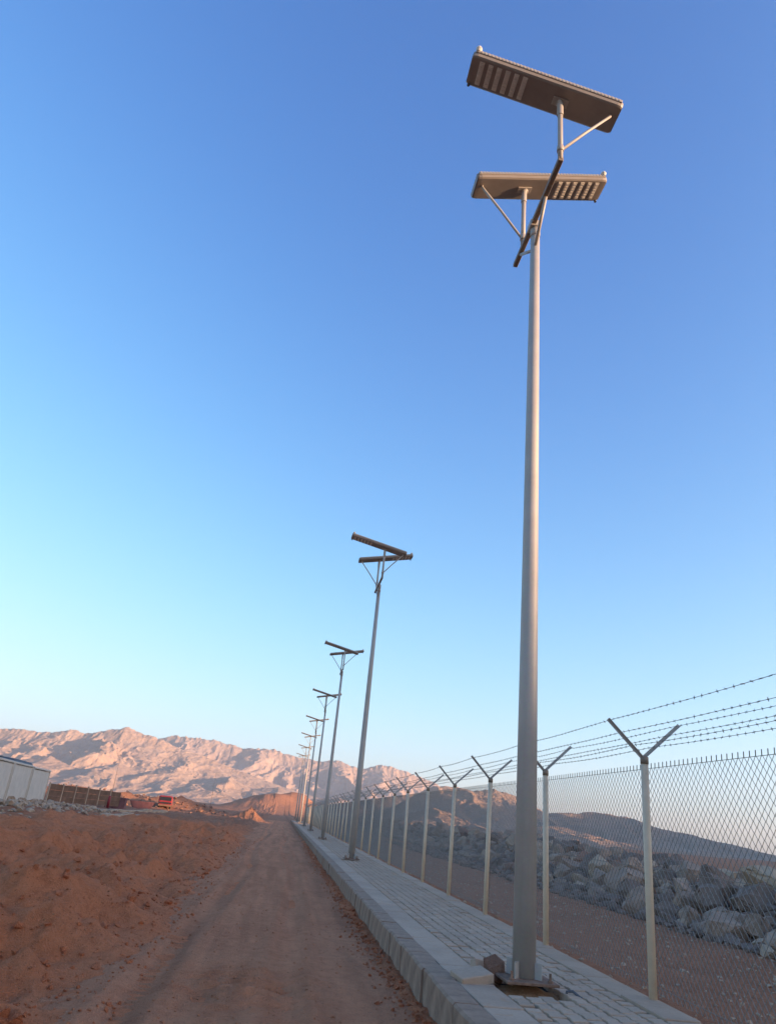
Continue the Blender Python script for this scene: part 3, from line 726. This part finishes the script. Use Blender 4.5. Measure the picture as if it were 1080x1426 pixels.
def mountain(name, prof, yc, back, front, step, seed, mat, wl, rough=1.0):
    cx_, ch = crest_fn(prof, yc)
    xs = np.arange(cx_[0], cx_[-1], step); ys = np.concatenate([np.arange(yc-front*1.25, yc+step*8, step*.8), np.arange(yc+step*9, yc+back, step*4)])
    X, Y = np.meshgrid(xs, ys)
    C = np.maximum(np.interp(X, cx_, ch), 0)
    jag = .030*noise(X/(wl*.3), X*0+.3, seed+31)+.016*noise(X/(wl*.11), X*0+.7, seed+32)+.008*noise(X/(wl*.045), X*0+.7, seed+33)
    C = C*(1+jag)
    # the foot wanders in and out, so that spurs reach towards the viewer
    f_ = front*(1+.22*fbm(X/(wl*1.3), X*0+4.4, 3, seed+70))
    u = np.clip(np.where(Y < yc, (Y-(yc-f_))/f_, 1-(Y-yc)/back), 0, 1)
    wx = X+wl*.16*fbm(X/(wl*.7), Y/(wl*.9), 4, seed+50)+.10*wl*noise(Y/(wl*.8), X*0+2, seed+52)
    wy = Y+wl*.2*fbm(X/wl+9, Y/wl, 3, seed+60)
    g1 = ridged(wx/wl, wy/(wl*3.2), 2, seed, .5)-.85
    g2 = ridged(wx/(wl*.36)+3, wy/(wl*1.1), 3, seed+11, .5)-.95
    g3 = ridged(wx/(wl*.12)+7, wy/(wl*.3), 3, seed+23, .55)-1.0
    g4 = fbm(X/(wl*.04), Y/(wl*.07), 3, seed+41, .6)
    env = np.clip(4*u*(1-u), 0, 1)**.7
    Z = C*(u**1.08+rough*env*(.24*g1+.10*g2+.040*g3)+rough*.010*g4*np.clip(u*4, 0, 1))
    Z = np.where(Y < yc+step*4, np.minimum(Z, C*(.93+.07*u+.02*g3)), Z)
    k = np.exp(-((Y-yc)/(f_*.05))**2); Z = Z*(1-k)+C*(1+.02*g3+.012*g4)*k
    Z = Z-4*(1-u)**6
    return tag(link(name, grid_mesh(X, Y, Z, False), mat), kind='structure')
FOOT = [(7.5, -.1), (9, .5), (10, .9), (11, 1.25), (12.3, 1.0), (13.5, .35), (15, .1), (17, .35), (19, .75), (20.5, .8), (22, .45), (24, .1), (27, .1), (30, -.1)]
LOW = [(-30, 1.6), (-22, 1.9), (-19, 1.4), (-16.5, 1.9), (-14.5, 1.3), (-12, 2.0), (-10.5, 1.5), (-8, 2.1), (-6.5, 1.5), (-4, 1.9), (-2.5, 1.2), (-.5, 1.6), (1.5, .9), (4, 1.3), (6, .8), (9, .9), (12, .1)]
mountain('mountains', LOW, 2250, 300, 420, 5, 251, 'mount', 210, .75)
mountain('mountains', LEFT, 2800, 500, 620, 5.5, 201, 'mount', 330, .68)
mountain('mountains', BACK, 3700, 600, 800, 7.5, 301, 'mount2', 430, .75)
mountain('mountains', RIGHT, 1350, 300, 330, 3.6, 401, 'hill', 150, .9)
mountain('foothills', FOOT, 640, 100, 130, 2.0, 501, 'hill', 50, .9)
# the ridge on the sun's side, outside the picture, that keeps the foreground in shade
def ridge():
    sa = np.array([math.sin(SUN_AZ), math.cos(SUN_AZ)]); pa = np.array([-sa[1], sa[0]])
    if pa[1] < 0: pa = -pa
    te = math.tan(SUN_EL)
    q = np.concatenate([np.arange(-600, -20, 12), np.arange(-20, 130, 2), np.arange(130, 460, 5), np.arange(460, 1900, 10)])
    kq = [-600, -100, -20, 0, 8.5, 14, 20, 30, 60, 84, 92, 97, 101, 108, 120, 160, 240, 330, 420, 500, 530, 570, 640, 690, 900, 1150, 1250, 1330, 1390, 1420, 1450, 1500, 1540, 1600, 1750, 1900]
    kh = [10, 6, 4.0, 4.2, 4.3, 7, 12, 15, 16, 15, 6, -1, 3, 12, 16, 17, 14, 13, 16, 16, 6, 3, 5, 22, 60, 66, 66, 74, 66, 50, 60, 40, 26, 14, 6, 0]
    s0 = np.interp(q, [-600, 300, 1300, 1900], [420, 420, 950, 1100])
    top = np.interp(q, kq, kh)+s0*te+(.25*noise(q/5, q*0+.5, 7)+.5*noise(q/17, q*0+.5, 8)+4*noise(q/60, q*0+.5, 9)*sst(450, 800, q))
    v = np.concatenate([np.linspace(-1, 0, 16), np.linspace(0, 1, 12)[1:]])
    Q, Vv = np.meshgrid(q, v); T = np.interp(Q, q, top); S0 = np.interp(Q, q, s0)
    SS = S0+Vv*T*2.2
    X = SS*sa[0]+Q*pa[0]; Y = SS*sa[1]+Q*pa[1]
    Z = T*(1-np.abs(Vv)**1.1)+ (T*.10*ridged(X/40, Y/40, 4, 66)-T*.1)*np.sin(np.abs(Vv)*math.pi)
    Z = np.where(np.abs(Vv) > .98, -4, Z)
    return tag(link('side_ridge', grid_mesh(X, Y, Z, False), 'hill'), kind='structure')
ridge()

# ------------------------------------------------------------------ the dusty air
hz = Mat('haze_air'); hz.t.nodes.remove(hz.b)
pv = hz.n('ShaderNodeVolumePrincipled'); pv.inputs['Color'].default_value = (.93, .95, 1, 1); pv.inputs['Density'].default_value = .00012; pv.inputs['Anisotropy'].default_value = .2
hz.l(pv.outputs[0], hz.t.nodes['Material Output'].inputs['Volume'])
hb = link('haze', boxm((0, 3000, 160), (12400, 12400, 345)), hz.m); tag(hb, kind='stuff')
